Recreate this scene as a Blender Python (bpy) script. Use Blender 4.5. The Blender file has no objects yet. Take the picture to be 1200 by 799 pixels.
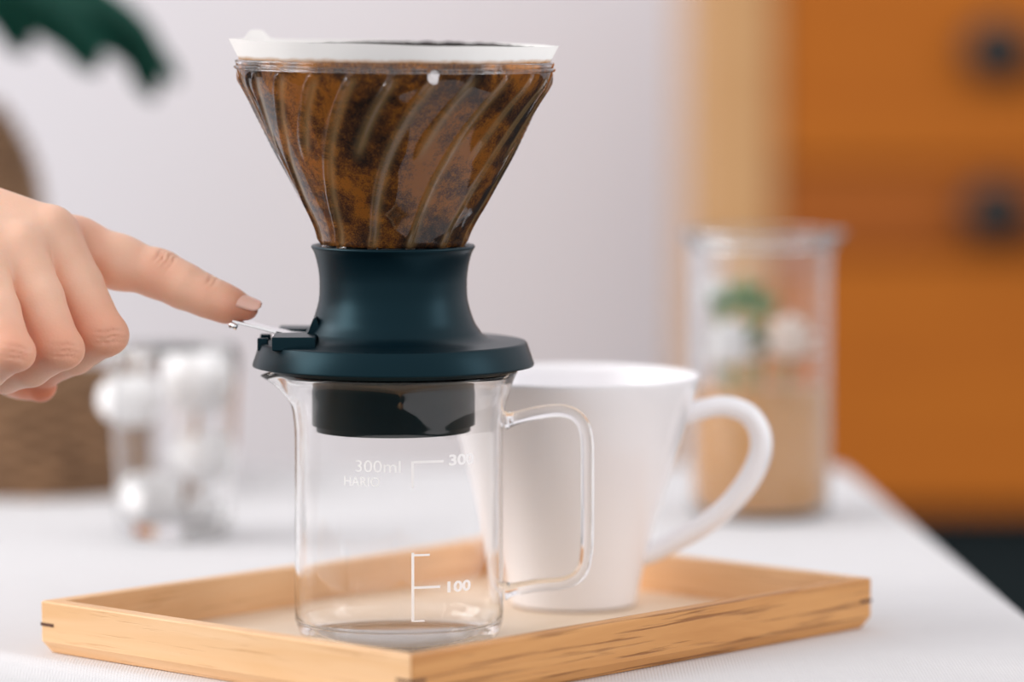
import bpy, bmesh, math, random
import numpy as np
from math import sin, cos, tan, atan, atan2, asin, pi, sqrt, radians, exp
from mathutils import Vector, Matrix, noise

random.seed(7)
S = bpy.context.scene
C = bpy.context.collection

# ------------------------------------------------------------------ camera
F = 4800.0                       # focal length in pixels of the 1200 px wide frame
TH = atan(410.0 / F)             # downward pitch
HC = 0.2435                      # camera height above the tabletop cloth (z = 0)
cam = bpy.data.cameras.new('camera'); camo = bpy.data.objects.new('camera', cam); C.objects.link(camo)
camo.location = (0, 0, HC); camo.rotation_euler = (pi / 2 - TH, 0, 0)
cam.sensor_width = 36; cam.lens = F / 1200 * 36
cam.clip_start = 0.05; cam.clip_end = 50
cam.dof.use_dof = True; cam.dof.focus_distance = 1.476; cam.dof.aperture_fstop = 3.5
S.camera = camo

# ------------------------------------------------------------------ world and lights
W = bpy.data.worlds.new('world'); S.world = W; W.use_nodes = True
bg = W.node_tree.nodes['Background']; bg.inputs[0].default_value = (1.0, 0.975, 0.985, 1); bg.inputs[1].default_value = 0.93

def area(name, loc, target, sx, sy, power, col):
    l = bpy.data.lights.new(name, 'AREA'); l.shape = 'RECTANGLE'; l.size = sx; l.size_y = sy
    l.energy = power; l.color = col
    o = bpy.data.objects.new(name, l); C.objects.link(o); o.location = loc
    o.rotation_euler = (Vector(target) - Vector(loc)).to_track_quat('-Z', 'Y').to_euler()
    return o
area('window_light_left', (-2.2, 1.0, 1.1), (0.05, 1.5, 0.08), 1.0, 1.5, 33, (1.0, 0.98, 0.97))
area('window_light_right', (2.2, 1.0, 0.9), (0, 1.55, 0.1), 0.8, 1.4, 12, (0.95, 0.96, 1.0))
area('wall_fill_light', (-2.3, 2.3, 1.3), (0.9, 3.8, 0.25), 1.2, 1.2, 31, (0.98, 0.98, 1.0))  # added lamp that brightens the back wall and cabinet
S.view_settings.view_transform = 'Standard'; S.view_settings.look = 'None'
S.view_settings.gamma = 1; S.view_settings.use_curve_mapping = False
S.view_settings.exposure = 0.0
S.cycles.max_bounces = 24; S.cycles.glossy_bounces = 16; S.cycles.diffuse_bounces = 6; S.cycles.transmission_bounces = 16; S.cycles.transparent_max_bounces = 16
S.cycles.sample_clamp_indirect = 6.0

# ------------------------------------------------------------------ helpers
def px(x, y, Y):
    """world point seen at photo pixel (x, y) whose distance into the scene is Y"""
    dx = (x - 600) / F; dy = (400 - y) / F
    d = Vector((dx, cos(TH) + dy * sin(TH), -sin(TH) + dy * cos(TH)))
    return Vector((0, 0, HC)) + d * (Y / d.y)
def onz(x, y, z):
    p = px(x, y, 1.0); t = (z - HC) / (p.z - HC)
    return Vector((p.x * t, t, z))
def zat(y, Y): return px(600, y, Y).z

def link(name, me, mat=None, parent=None, label=None):
    o = bpy.data.objects.new(name, me); C.objects.link(o)
    if mat is not None:
        me.materials.append(mat)
    if parent is not None: o.parent = parent
    if label: o['label'] = label
    return o
def obj(name, bm, mat=None, parent=None, smooth=True, label=None, fix=True):
    if fix: bmesh.ops.recalc_face_normals(bm, faces=bm.faces)
    me = bpy.data.meshes.new(name); bm.to_mesh(me); bm.free()
    if smooth:
        for p in me.polygons: p.use_smooth = True
    return link(name, me, mat, parent, label)
def thing(name, label, cat, loc=(0, 0, 0), rotz=0, group=None):
    o = bpy.data.objects.new(name, None); C.objects.link(o); o.empty_display_size = 0.02
    o.location = loc; o.rotation_euler = (0, 0, rotz)
    o['label'] = label; o['category'] = cat
    if group: o['group'] = group
    return o
def tag(o, label, cat, group=None):
    o['label'] = label; o['category'] = cat
    if group: o['group'] = group
    return o
def struct(o): o['kind'] = 'structure'; return o
def bevel(o, w, n=2, ang=0.6):
    m = o.modifiers.new('bevel', 'BEVEL'); m.width = w; m.segments = n; m.limit_method = 'ANGLE'; m.angle_limit = ang
    return o
def box(bm, x0, x1, y0, y1, z0, z1):
    v = [bm.verts.new((x, y, z)) for x in (x0, x1) for y in (y0, y1) for z in (z0, z1)]
    for f in ((0, 1, 3, 2), (4, 6, 7, 5), (0, 4, 5, 1), (2, 3, 7, 6), (0, 2, 6, 4), (1, 5, 7, 3)):
        bm.faces.new([v[i] for i in f])
def lathe(bm, prof, n=96, fn=None, close=False):
    """prof: list of (r, z); r==0 ends collapse to a point. fn(r,z,phi,i)->(r,z)"""
    rows = []
    for i, (r, z) in enumerate(prof):
        if r < 1e-7:
            rows.append([bm.verts.new((0, 0, z))]); continue
        row = []
        for k in range(n):
            a = 2 * pi * k / n
            rr, zz = fn(r, z, a, i) if fn else (r, z)
            row.append(bm.verts.new((rr * cos(a), rr * sin(a), zz)))
        rows.append(row)
    m = len(rows)
    for i in range(m if close else m - 1):
        A, B = rows[i], rows[(i + 1) % m]
        for k in range(n):
            k2 = (k + 1) % n
            if len(A) == 1 and len(B) == 1: continue
            if len(A) == 1: bm.faces.new((A[0], B[k], B[k2]))
            elif len(B) == 1: bm.faces.new((A[k], B[0], A[k2]))
            else: bm.faces.new((A[k], B[k], B[k2], A[k2]))
def spline(pts, n):
    """Catmull-Rom through points (any tuple dimension)"""
    P = [np.array(p, float) for p in pts]; P = [2 * P[0] - P[1]] + P + [2 * P[-1] - P[-2]]
    out = []
    for i in range(1, len(P) - 2):
        for k in range(n):
            t = k / n
            out.append(0.5 * ((2 * P[i]) + (P[i + 1] - P[i - 1]) * t + (2 * P[i - 1] - 5 * P[i] + 4 * P[i + 1] - P[i + 2]) * t * t + (3 * P[i] - P[i - 1] - 3 * P[i + 1] + P[i + 2]) * t ** 3))
    out.append(P[-2]); return out
def tube(bm, pts, rad, n=12, sx=1.0, up=Vector((0, 1, 0)), caps=True):
    """sweep an ellipse; rad number or list; sx scales along `up`"""
    pts = [Vector(p) for p in pts]; rows = []
    for i, p in enumerate(pts):
        t = (pts[min(i + 1, len(pts) - 1)] - pts[max(i - 1, 0)]).normalized()
        a = (up - t * up.dot(t))
        a = a.normalized() if a.length > 1e-5 else t.orthogonal().normalized()
        b = t.cross(a)
        r = rad[i] if hasattr(rad, '__len__') else rad
        rows.append([bm.verts.new(p + a * (r * sx * cos(2 * pi * k / n)) + b * (r * sin(2 * pi * k / n))) for k in range(n)])
    for A, B in zip(rows, rows[1:]):
        for k in range(n): bm.faces.new((A[k], A[(k + 1) % n], B[(k + 1) % n], B[k]))
    if caps:
        bm.faces.new(rows[0][::-1]); bm.faces.new(rows[-1])
def ball(bm, c, r, sub=3, scale=(1, 1, 1), amp=0, freq=1):
    res = bmesh.ops.create_icosphere(bm, subdivisions=sub, radius=1)
    for v in res['verts']:
        d = v.co.normalized(); k = 1 + amp * noise.noise(d * freq + Vector(c) * 90)
        v.co = Vector(c) + Vector((d.x * scale[0], d.y * scale[1], d.z * scale[2])) * (r * k)

# ------------------------------------------------------------------ materials
class N:
    def __init__(s, name):
        s.m = bpy.data.materials.new(name); s.m.use_nodes = True; s.t = s.m.node_tree
        s.b = s.t.nodes['Principled BSDF']; s.out = s.t.nodes['Material Output']
    def n(s, typ, **kw):
        x = s.t.nodes.new(typ)
        for k, v in kw.items():
            if k in x.inputs: x.inputs[k].default_value = v
            else: setattr(x, k, v)
        return x
    def l(s, a, b): s.t.links.new(a, b)
    def set(s, **kw):
        for k, v in kw.items(): s.b.inputs[k.replace('_', ' ')].default_value = v
        return s
    def coord(s, scale=(1, 1, 1), kind='Object', rot=(0, 0, 0)):
        tc = s.n('ShaderNodeTexCoord'); mp = s.n('ShaderNodeMapping')
        mp.inputs['Scale'].default_value = scale; mp.inputs['Rotation'].default_value = rot
        s.l(tc.outputs[kind], mp.inputs[0]); return mp.outputs[0]
    def noise(s, co, scale=5, detail=4, rough=0.5, dist=0):
        x = s.n('ShaderNodeTexNoise'); x.inputs['Scale'].default_value = scale; x.inputs['Detail'].default_value = detail
        x.inputs['Roughness'].default_value = rough; x.inputs['Distortion'].default_value = dist
        s.l(co, x.inputs['Vector']); return x.outputs['Fac']
    def ramp(s, f, stops):
        r = s.n('ShaderNodeValToRGB'); e = r.color_ramp.elements
        while len(e) < len(stops): e.new(0.5)
        for el, (p, c) in zip(e, stops): el.position = p; el.color = (*c, 1)
        s.l(f, r.inputs[0]); return r.outputs[0]
    def mix(s, f, a, b, mode='MIX'):
        x = s.n('ShaderNodeMix', data_type='RGBA', blend_type=mode)
        for sock, val in ((x.inputs[0], f), (x.inputs[6], a), (x.inputs[7], b)):
            if hasattr(val, 'links'): s.l(val, sock)
            elif isinstance(val, (int, float)): sock.default_value = val
            else: sock.default_value = (*val, 1)
        return x.outputs[2]
    def bump(s, h, strength=0.3, dist=0.001):
        x = s.n('ShaderNodeBump'); x.inputs['Strength'].default_value = strength; x.inputs['Distance'].default_value = dist
        s.l(h, x.inputs['Height']); s.l(x.outputs[0], s.b.inputs['Normal']); return x
    def col(s, c): s.l(c, s.b.inputs['Base Color'])

def plain(name, col, rough=0.5, **kw):
    n = N(name); n.set(Base_Color=(*col, 1), Roughness=rough, **kw)
    f = n.noise(n.coord((1, 1, 1)), 60, 3)
    n.col(n.mix(f, [c * 0.94 for c in col], [min(1, c * 1.06) for c in col]))
    return n.m
def glass(name, col=(1, 1, 1), ior=1.47, rough=0.0):
    n = N(name); n.set(Base_Color=(*col, 1), Roughness=rough, IOR=ior, Transmission_Weight=1.0)
    f = n.noise(n.coord(), 30, 1); n.bump(f, 0.06, 0.0006)
    return n.m

def wood(name, c1, c2, cpore, scale=1.0, pore=0.5, rough=0.45, bump=0.25, pore_lo=0.60, pl=22, spec=0.4):
    n = N(name)
    co = n.coord((6 * scale, 90 * scale, 90 * scale))
    g = n.noise(co, 1.0, 6, 0.6, 0.6)
    base = n.ramp(g, [(0.3, c1), (0.7, c2)])
    co2 = n.coord((pl * scale, 700 * scale, 700 * scale))
    p = n.noise(co2, 1.0, 3, 0.6, 0.3)
    pm = n.ramp(p, [(pore_lo, (0, 0, 0)), (pore_lo + 0.08, (1, 1, 1))])
    x = n.n('ShaderNodeMath', operation='MULTIPLY'); n.l(pm, x.inputs[0]); x.inputs[1].default_value = pore
    n.col(n.mix(x.outputs[0], base, cpore)); n.set(Roughness=rough, Specular_IOR_Level=spec)
    inv = n.n('ShaderNodeMath', operation='SUBTRACT'); inv.inputs[0].default_value = 1; n.l(pm, inv.inputs[1])
    n.bump(inv.outputs[0], bump, 0.0006)
    return n.m

M_black = N('teal black plastic'); M_black.set(Specular_Tint=(0.38, 0.82, 1.0, 1), Base_Color=(0.0005, 0.0060, 0.0100, 1), Roughness=0.37, IOR=1.5, Specular_IOR_Level=0.30)
_f = M_black.noise(M_black.coord(), 2600, 2); M_black.bump(_f, 0.12, 0.0001); M_black = M_black.m
M_glass = glass('clear glass'); M_cone = glass('thin clear glass', ior=1.5)
M_steel = N('polished steel'); M_steel.set(Base_Color=(0.86, 0.86, 0.87, 1), Roughness=0.12, Metallic=1.0)
_f = M_steel.noise(M_steel.coord((40, 900, 900)), 1, 2); M_steel.bump(_f, 0.05, 0.0001); M_steel = M_steel.m
M_print = plain('white enamel print', (0.97, 0.97, 0.98), 0.6)
M_ceramic = N('white ceramic glaze'); M_ceramic.set(Base_Color=(0.90, 0.885, 0.905, 1), Roughness=0.22, Coat_Weight=0.3)
_f = M_ceramic.noise(M_ceramic.coord(), 25, 2); M_ceramic.bump(_f, 0.05, 0.001); M_ceramic = M_ceramic.m

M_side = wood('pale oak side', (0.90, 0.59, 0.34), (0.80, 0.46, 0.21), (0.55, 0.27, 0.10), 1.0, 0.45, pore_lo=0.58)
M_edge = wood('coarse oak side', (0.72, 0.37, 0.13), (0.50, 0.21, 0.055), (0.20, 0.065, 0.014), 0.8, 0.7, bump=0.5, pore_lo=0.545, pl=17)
M_floorboard = wood('pale oak veneer', (0.86, 0.70, 0.54), (0.80, 0.62, 0.45), (0.6, 0.4, 0.22), 0.8, 0.2)
M_key = plain('dark walnut spline', (0.10, 0.035, 0.015), 0.6)

# ------------------------------------------------------------------ setting
TABLE_H = 0.45
def slab(name, x0, x1, y0, y1, z0, z1, mat):
    bm = bmesh.new(); box(bm, x0, x1, y0, y1, z0, z1); return struct(obj(name, bm, mat, smooth=False))
n = N('wall paint'); n.set(Roughness=0.9)
f = n.noise(n.coord(), 3, 4); n.col(n.mix(f, (0.80, 0.775, 0.815), (0.83, 0.805, 0.84))); n.bump(n.noise(n.coord(), 220, 3), 0.1, 0.001)
M_wall = n.m
slab('wall_back', -3.0, 3.0, 4.10, 4.20, -TABLE_H, 2.4, M_wall)
M_dark = wood('dark floorboards', (0.006, 0.014, 0.017), (0.004, 0.010, 0.012), (0.002, 0.004, 0.005), 0.4, 0.5, 0.85)
fl = bpy.data.objects.new('floor', bpy.data.meshes.new('floor')); bm = bmesh.new()
box(bm, -3, 3, -0.4, 4.1, -TABLE_H - 0.06, -TABLE_H - 0.012); bm.to_mesh(fl.data); bm.free(); fl.data.materials.append(M_dark); C.objects.link(fl); struct(fl)
i = 0; y = -0.3
bmp = bmesh.new(); box(bmp, -3.0, 3.0, 0.0015, 0.1985, -0.012, 0.0); me = bpy.data.meshes.new('floor_plank'); bmesh.ops.recalc_face_normals(bmp, faces=bmp.faces); bmp.to_mesh(me); bmp.free(); me.materials.append(M_dark)
while y < 4.05:
    p = bpy.data.objects.new('plank', me); C.objects.link(p); p.parent = fl; p.location = (0, y, -TABLE_H); y += 0.2

# cabinet: pale upright on the left, orange drawers, dark round knobs
CY = 3.45
M_tan = wood('light tan wood', (0.66, 0.38, 0.18), (0.60, 0.33, 0.145), (0.45, 0.22, 0.08), 0.25, 0.2, 0.6, spec=0.15)
M_orange = wood('orange brown wood', (0.52, 0.155, 0.016), (0.45, 0.125, 0.014), (0.28, 0.07, 0.012), 0.25, 0.3, 0.6, spec=0.15)
M_orange2 = wood('red brown wood', (0.40, 0.112, 0.018), (0.35, 0.092, 0.016), (0.25, 0.06, 0.012), 0.25, 0.3, 0.6, spec=0.15)
M_knob = plain('black iron', (0.010, 0.009, 0.008), 0.5)
cab = thing('cabinet', 'orange-brown wooden chest of drawers with a pale upright against the wall', 'cabinet', (px(1100, 600, CY).x, CY, -TABLE_H))
cx = cab.location.x; cz = cab.location.z
def X_(x): return px(x, 400, CY).x - cx
def Z_(y): return zat(y, CY) - cz
zb = Z_(602); zt = Z_(-95); xl = X_(820); xm = X_(906); xr = X_(1480)
bm = bmesh.new(); box(bm, xm, xr, 0.02, 0.42, zb, zt); bevel(obj('body', bm, M_orange2, cab, False), 0.002)
bm = bmesh.new(); box(bm, xm, xr, 0.03, 0.42, 0.0, zb); obj('shade_panel', bm, M_dark, cab, False, label='dark panel standing in for the shade under the cabinet')  # added dark panel, stands in for the shade below the cabinet body
bm = bmesh.new(); box(bm, xl, xm, -0.004, 0.42, 0, zt); bevel(obj('upright', bm, M_tan, cab, False, label='pale tan wooden upright at the left end'), 0.003)
bm = bmesh.new(); box(bm, xr, xr + (xm - xl), -0.004, 0.42, 0, zt); bevel(obj('upright', bm, M_tan, cab, False, label='pale tan wooden upright at the right end'), 0.003)
bm = bmesh.new(); box(bm, xl - 0.01, xr + (xm - xl) + 0.01, -0.012, 0.43, zt, zt + 0.022); bevel(obj('top', bm, M_orange, cab, False), 0.003)
for (ya, yb, mt, kn) in ((-78, 192, M_orange, 60), (199, 296, M_orange2, 248), (303, 596, M_orange, None)):
    bm = bmesh.new(); box(bm, xm + 0.002, xr - 0.002, 0.0, 0.02, Z_(yb), Z_(ya))
    d = bevel(obj('drawer', bm, mt, cab, False), 0.002)
    if kn:
        for kx in (1163, 1163 + 135):
            bm = bmesh.new(); lathe(bm, [(0, -0.030), (0.012, -0.030), (0.025, -0.027), (0.029, -0.020), (0.026, -0.014), (0.010, -0.010), (0.009, -0.004), (0.016, -0.001), (0.016, 0.0), (0, 0.0)], 32)
            bmesh.ops.rotate(bm, verts=bm.verts, cent=(0, 0, 0), matrix=Matrix.Rotation(-pi / 2, 3, 'X'))
            bmesh.ops.transform(bm, matrix=Matrix.Translation((X_(kx), 0.0, Z_(kn))), verts=bm.verts)
            for v in bm.verts: v.co.y = -abs(v.co.y)
            obj('knob', bm, M_knob, d)

# table and cloth
def rounded(poly, rads, seg=8):
    out = []
    m = len(poly)
    for i in range(m):
        p = Vector(poly[i]); a = (Vector(poly[i - 1]) - p).normalized(); b = (Vector(poly[(i + 1) % m]) - p).normalized()
        r = rads[i]
        for k in range(seg + 1):
            t = k / seg; p0 = p + a * r; p2 = p + b * r
            out.append((1 - t) ** 2 * p0 + 2 * t * (1 - t) * p + t * t * p2)
    return out
def dense(poly, step=0.008):
    out = []
    for i in range(len(poly)):
        a = poly[i]; b = poly[(i + 1) % len(poly)]; k = max(1, int((b - a).length / step))
        for j in range(k): out.append(a.lerp(b, j / k))
    return out
q = lambda x, y: onz(x, y, 0).xy
c_br = q(985, 545); c_r = q(1200, 722); dirr = (c_r - c_br).normalized()
c_fr = c_br + dirr * 0.86
c_a = q(0, 764); c_b = q(215, 799); dl = (c_b - c_a).normalized()
c_f = c_a + dl * 0.40; c_l = c_a - dl * 0.10
poly0 = [(-0.62, c_br.y), tuple(c_br), tuple(c_fr), (c_f.x, c_f.y), tuple(c_l), (-0.62, c_l.y + 0.05)]
outline = dense(rounded(poly0, [0.05, 0.022, 0.03, 0.03, 0.08, 0.04]))
n = N('white linen'); n.set(Roughness=0.9)
w1 = n.n('ShaderNodeTexWave', wave_type='BANDS', bands_direction='X'); w1.inputs['Scale'].default_value = 260; w1.inputs['Distortion'].default_value = 1.2
w2 = n.n('ShaderNodeTexWave', wave_type='BANDS', bands_direction='Y'); w2.inputs['Scale'].default_value = 260; w2.inputs['Distortion'].default_value = 1.2
co = n.coord(); n.l(co, w1.inputs[0]); n.l(co, w2.inputs[0])
wm = n.n('ShaderNodeMath', operation='MAXIMUM'); n.l(w1.outputs['Fac'], wm.inputs[0]); n.l(w2.outputs['Fac'], wm.inputs[1])
n.col(n.mix(n.noise(co, 40, 4), (0.655, 0.645, 0.655), (0.70, 0.69, 0.70))); n.bump(wm.outputs[0], 0.35, 0.0004)
M_linen = n.m
def cloth_mesh():
    bm = bmesh.new(); m = len(outline)
    cen = Vector((-0.05, 1.66))
    # top: concentric rings shrinking to the centre
    rings = []
    L = [0.0]
    for i in range(m): L.append(L[-1] + (outline[(i + 1) % m] - outline[i]).length)
    def nrm(i):
        t = (outline[(i + 1) % m] - outline[i - 1]).normalized(); return Vector((t.y, -t.x)) 
    sgn = 1 if (outline[0] + nrm(0) * 0.01 - cen).length > (outline[0] - cen).length else -1
    for s in (0.0, 0.5, 0.8, 0.95, 0.985):
        rings.append([bm.verts.new((*(cen.lerp(p, s)), 0.0)) if s > 0 else None for p in outline])
    c0 = bm.verts.new((*cen, 0)); rings = rings[1:]
    for i, rr in enumerate(((0.0, -0.0004), (0.0035, -0.003), (0.005, -0.010), (0.006, -0.03), (0.009, -0.08), (0.013, -0.15), (0.016, -0.20))):
        row = []
        for k in range(m):
            nn = nrm(k) * sgn
            fold = (0.5 + 0.5 * sin(L[k] * 62 + 2 * sin(L[k] * 17))) * max(0, -rr[1] - 0.01) * 0.10
            p = outline[k] + nn * (rr[0] + fold)
            row.append(bm.verts.new((p.x, p.y, rr[1])))
        rings.append(row)
    for k in range(m): bm.faces.new((c0, rings[0][k], rings[0][(k + 1) % m]))
    for A, B in zip(rings, rings[1:]):
        for k in range(m): bm.faces.new((A[k], A[(k + 1) % m], B[(k + 1) % m], B[k]))
    return bm
cl = obj('tablecloth', cloth_mesh(), M_linen)
sm = cl.modifiers.new('thickness', 'SOLIDIFY'); sm.thickness = 0.0012; sm.offset = -1
tag(cl, 'white linen tablecloth covering the low table under the tray', 'tablecloth')
M_twood = wood('table wood', (0.5, 0.33, 0.19), (0.42, 0.26, 0.14), (0.25, 0.14, 0.07), 0.4, 0.4)
tb = thing('table', 'low wooden table hidden under the white linen cloth', 'table', (0, 1.5, -TABLE_H))
bm = bmesh.new()
cen = Vector((-0.05, 1.66))
ins = [p + (cen - p).normalized() * 0.004 for p in outline]
lo = [bm.verts.new((p.x, p.y - 1.5, TABLE_H - 0.030)) for p in ins]; hi = [bm.verts.new((p.x, p.y - 1.5, TABLE_H - 0.002)) for p in ins]
for k in range(len(ins)): bm.faces.new((lo[k], lo[(k + 1) % len(ins)], hi[(k + 1) % len(ins)], hi[k]))
bm.faces.new(hi); bm.faces.new(lo[::-1]); obj('tabletop', bm, M_twood, tb, False)
for (lx, ly) in ((-0.52, c_br.y - 1.56), (c_br.x - 0.05, c_br.y - 1.56), (c_fr.x - 0.06, c_fr.y - 1.44), (-0.48, 0.13)):
    bm = bmesh.new(); box(bm, lx - 0.02, lx + 0.02, ly - 0.02, ly + 0.02, 0, TABLE_H - 0.030); obj('leg', bm, M_twood, tb, False)

# ------------------------------------------------------------------ wooden tray
TRH = 0.0195; TRF = 0.0045; TT = 0.0065
tF = onz(482, 770, TRH).xy; tL = onz(48, 704, TRH).xy; tR = onz(1031.5, 678.6, TRH).xy
ea = (tL - tF); la = ea.length; ea.normalize()
eb = (tR - tF); eb = (eb - ea * eb.dot(ea)); lb = eb.length; eb.normalize()   # squared up
tray = thing('serving_tray', 'shallow rectangular oak tray with raised sides carrying the glass beaker and mug', 'tray', (*(tF + ea * la / 2 + eb * lb / 2), 0), atan2(eb.y, eb.x))
# local x = eb direction (length lb), local y: +90deg
ly_sign = 1 if Vector((-eb.y, eb.x)).dot(ea) > 0 else -1
def board(L, rot, off, mat, label):
    bm = bmesh.new(); ch = 0.0045
    sec = [(0, ch), (0, TRH), (TT, TRH), (TT, 0.001), (ch * 0.62, 0.0)]
    A = [bm.verts.new((-(L / 2 - d), d, z)) for d, z in sec]; B = [bm.verts.new(((L / 2 - d), d, z)) for d, z in sec]
    for k in range(5): bm.faces.new((A[k], A[(k + 1) % 5], B[(k + 1) % 5], B[k]))
    bm.faces.new(A); bm.faces.new(B[::-1])
    o = obj('side_board', bm, mat, tray, False, label); o.rotation_euler = (0, 0, rot); o.location = off
    return bevel(o, 0.0006, 2)
# board local: outer face at y=0 facing -y, inward +y
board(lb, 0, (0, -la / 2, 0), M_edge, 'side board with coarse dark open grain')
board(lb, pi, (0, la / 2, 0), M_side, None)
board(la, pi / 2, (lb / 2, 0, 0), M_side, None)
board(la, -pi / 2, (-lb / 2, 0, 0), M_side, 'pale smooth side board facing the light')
bm = bmesh.new(); box(bm, -lb / 2 + TT - 0.0006, lb / 2 - TT + 0.0006, -la / 2 + TT - 0.0006, la / 2 - TT + 0.0006, 0.0012, TRF); obj('base_panel', bm, M_floorboard, tray, False)
for sx in (-1, 1):
    for sy in (-1, 1):
        bm = bmesh.new(); zz = 0.0108
        X = sx * (lb / 2 + 0.00015); Y = sy * (la / 2 + 0.00015); r = 0.0072
        v = [bm.verts.new((x_, y_, z_)) for z_ in (zz - 0.0006, zz + 0.0006) for x_, y_ in ((X, Y), (X - sx * r, Y), (X, Y - sy * r))]
        bm.faces.new(v[:3]); bm.faces.new(v[3:]); 
        for k in range(3): bm.faces.new((v[k], v[(k + 1) % 3], v[3 + (k + 1) % 3], v[3 + k]))
        obj('corner_spline', bm, M_key, tray, False, label='dark wooden spline across the corner joint')

# ------------------------------------------------------------------ dripper, beaker: common axis
D0 = F / 3190.0; Y0 = D0 * cos(TH) * 1.0 + 0.0
sc = 1 / 3190.0
def zc(y): return zat(y, Y0)
AX = px(461, 400, Y0).x
BX = px(467.5, 600, Y0).x

# glass beaker (server)
bk = thing('glass_beaker', 'empty clear glass beaker with white scale and handle under the dripper', 'beaker', (BX, Y0, TRF))
wall = 0.0014
zR = zc(434) - TRF; zN = zc(470) - TRF; R = 122.5 * sc
outer = spline([(0.0, 0.0003), (R * 0.55, 0.0002), (R - 0.0085, 0.0), (R - 0.0028, 0.0018), (R - 0.0002, 0.0075), (R, 0.013), (R, 0.05), (R, zc(512) - TRF), (R + 0.0003, zc(492) - TRF), (R + 0.0011, zc(474) - TRF), (R + 0.0026, zc(458) - TRF), (R + 0.0040, zc(445) - TRF), (139 * sc, zR - 0.0012)], 6)
inner = spline([(140 * sc, zR + 0.0002), (137.5 * sc, zR - 0.0002), (R + 0.0040 - wall, zc(445) - TRF), (R + 0.0026 - wall, zc(458) - TRF), (R + 0.0011 - wall, zc(474) - TRF), (R + 0.0003 - wall, zc(492) - TRF), (R - wall, zc(512) - TRF), (R - wall, 0.05), (R - wall, 0.014), (R - wall - 0.0009, 0.0072), (R - wall - 0.0045, 0.0026), (R - 0.0105, 0.0018), (R * 0.55, 0.0016), (0.0, 0.0016)], 6)
prof = [(max(0, float(a)), float(b)) for a, b in outer[:-1] + inner[:-1]] + [(0.0, 0.0016)]
prof[0] = (0.0, 0.0003)
def spout(r, z, a, i):
    w = max(0, (z - (zN - 0.002)) / (zR - zN + 0.002)); d = abs((a - pi + pi) % (2 * pi) - pi) if False else abs(a - pi)
    g = exp(-(d / 0.17) ** 2) * w ** 1.6
    return r + g * 0.0070, z - g * 0.0022 + 0
bm = bmesh.new(); lathe(bm, prof, 144, spout)
obj('body', bm, M_glass, bk)
ha = radians(4)
def hp(xp, yp):
    r = (xp - 467.5) * sc; z = zc(yp) - TRF
    return Vector((r * cos(ha), r * sin(ha), z))
hpts = spline([hp(591, 494), hp(606, 491), hp(632, 485), hp(660, 483), hp(680, 492), hp(689, 514), hp(690, 560), hp(690, 610), hp(689, 650), hp(682, 674), hp(663, 685), hp(630, 688), hp(604, 692), hp(591, 694)], 5)
hr = [0.0024 + 0.0012 * exp(-(min(i, len(hpts) - 1 - i) / 3.0) ** 2) for i in range(len(hpts))]
bm = bmesh.new(); tube(bm, hpts, hr, 16); obj('handle', bm, M_glass, bk)

def font_mesh(txt, size, boldness=0.0):
    cu = bpy.data.curves.new('lettering', 'FONT'); cu.body = txt; cu.size = 1; cu.resolution_u = 6; cu.offset = boldness
    o = bpy.data.objects.new('lettering', cu); me = bpy.data.meshes.new_from_object(o)
    bpy.data.objects.remove(o); 
    V = np.array([v.co[:] for v in me.vertices]); 
    V[:, 1] -= V[:, 1].min(); h = V[:, 1].max(); V *= size / h; V[:, 0] -= V[:, 0].min()
    for v, c in zip(me.vertices, V): v.co = c
    return me, V[:, 0].max()
def wrap(me, phi0, z0, Rr, squeeze=1.0, thick=0.00012):
    """text x runs along the cylinder seen from the front (-Y)"""
    bm = bmesh.new(); bm.from_mesh(me)
    bmesh.ops.triangulate(bm, faces=bm.faces)
    for v in bm.verts:
        a = phi0 + v.co.x * squeeze / Rr; z = z0 + v.co.y
        v.co = Vector((Rr * sin(a), -Rr * cos(a), z))
    return bm
def lettering(txt, x0, x1, ybot, ytop, name, parent, bold=0):
    a0 = asin((x0 - 467.5) / 122.5); a1 = asin((x1 - 467.5) / 122.5)
    Rr = R + 0.00008
    dY = Rr * cos((a0 + a1) / 2)
    z0 = zat(ybot, Y0 - dY) - TRF; z1 = zat(ytop, Y0 - dY) - TRF
    me, w = font_mesh(txt, z1 - z0, bold)
    o = obj(name, wrap(me, a0, z0, Rr, (a1 - a0) * Rr / w), M_print, parent, False, fix=False)
    return o
def bar(x0, x1, y0, y1):
    bm = bmesh.new(); Rr = R + 0.00008; vs = []
    k = max(2, int((x1 - x0) / 4))
    for j in range(k + 1):
        x = x0 + (x1 - x0) * j / k; a = asin((x - 467.5) / 122.5)
        am = asin(((x0 + x1) / 2 - 467.5) / 122.5); dY = Rr * cos(am)
        vs.append([bm.verts.new((Rr * sin(a), -Rr * cos(a), zat(yy, Y0 - dY) - TRF)) for yy in (y0, y1)])
    for A, B in zip(vs, vs[1:]): bm.faces.new((A[0], B[0], B[1], A[1]))
    return bm
for b_ in ((485, 488.2, 541, 572), (488.2, 522, 540, 543), (485, 488.2, 648, 729), (488.2, 506, 649.5, 652), (488.2, 518, 687, 690), (488.2, 500, 727, 729)):
    obj('scale_line', bar(*b_), M_print, bk, False)
lettering('100', 526, 552.5, 693.5, 680.5, 'scale_number', bk, 0.035)
lettering('300', 528, 556, 545, 532, 'scale_number', bk, 0.03)
lettering('300ml', 421, 473, 554, 540, 'lettering', bk)
lettering('HARIO', 408, 449, 570, 559, 'lettering', bk)

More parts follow.
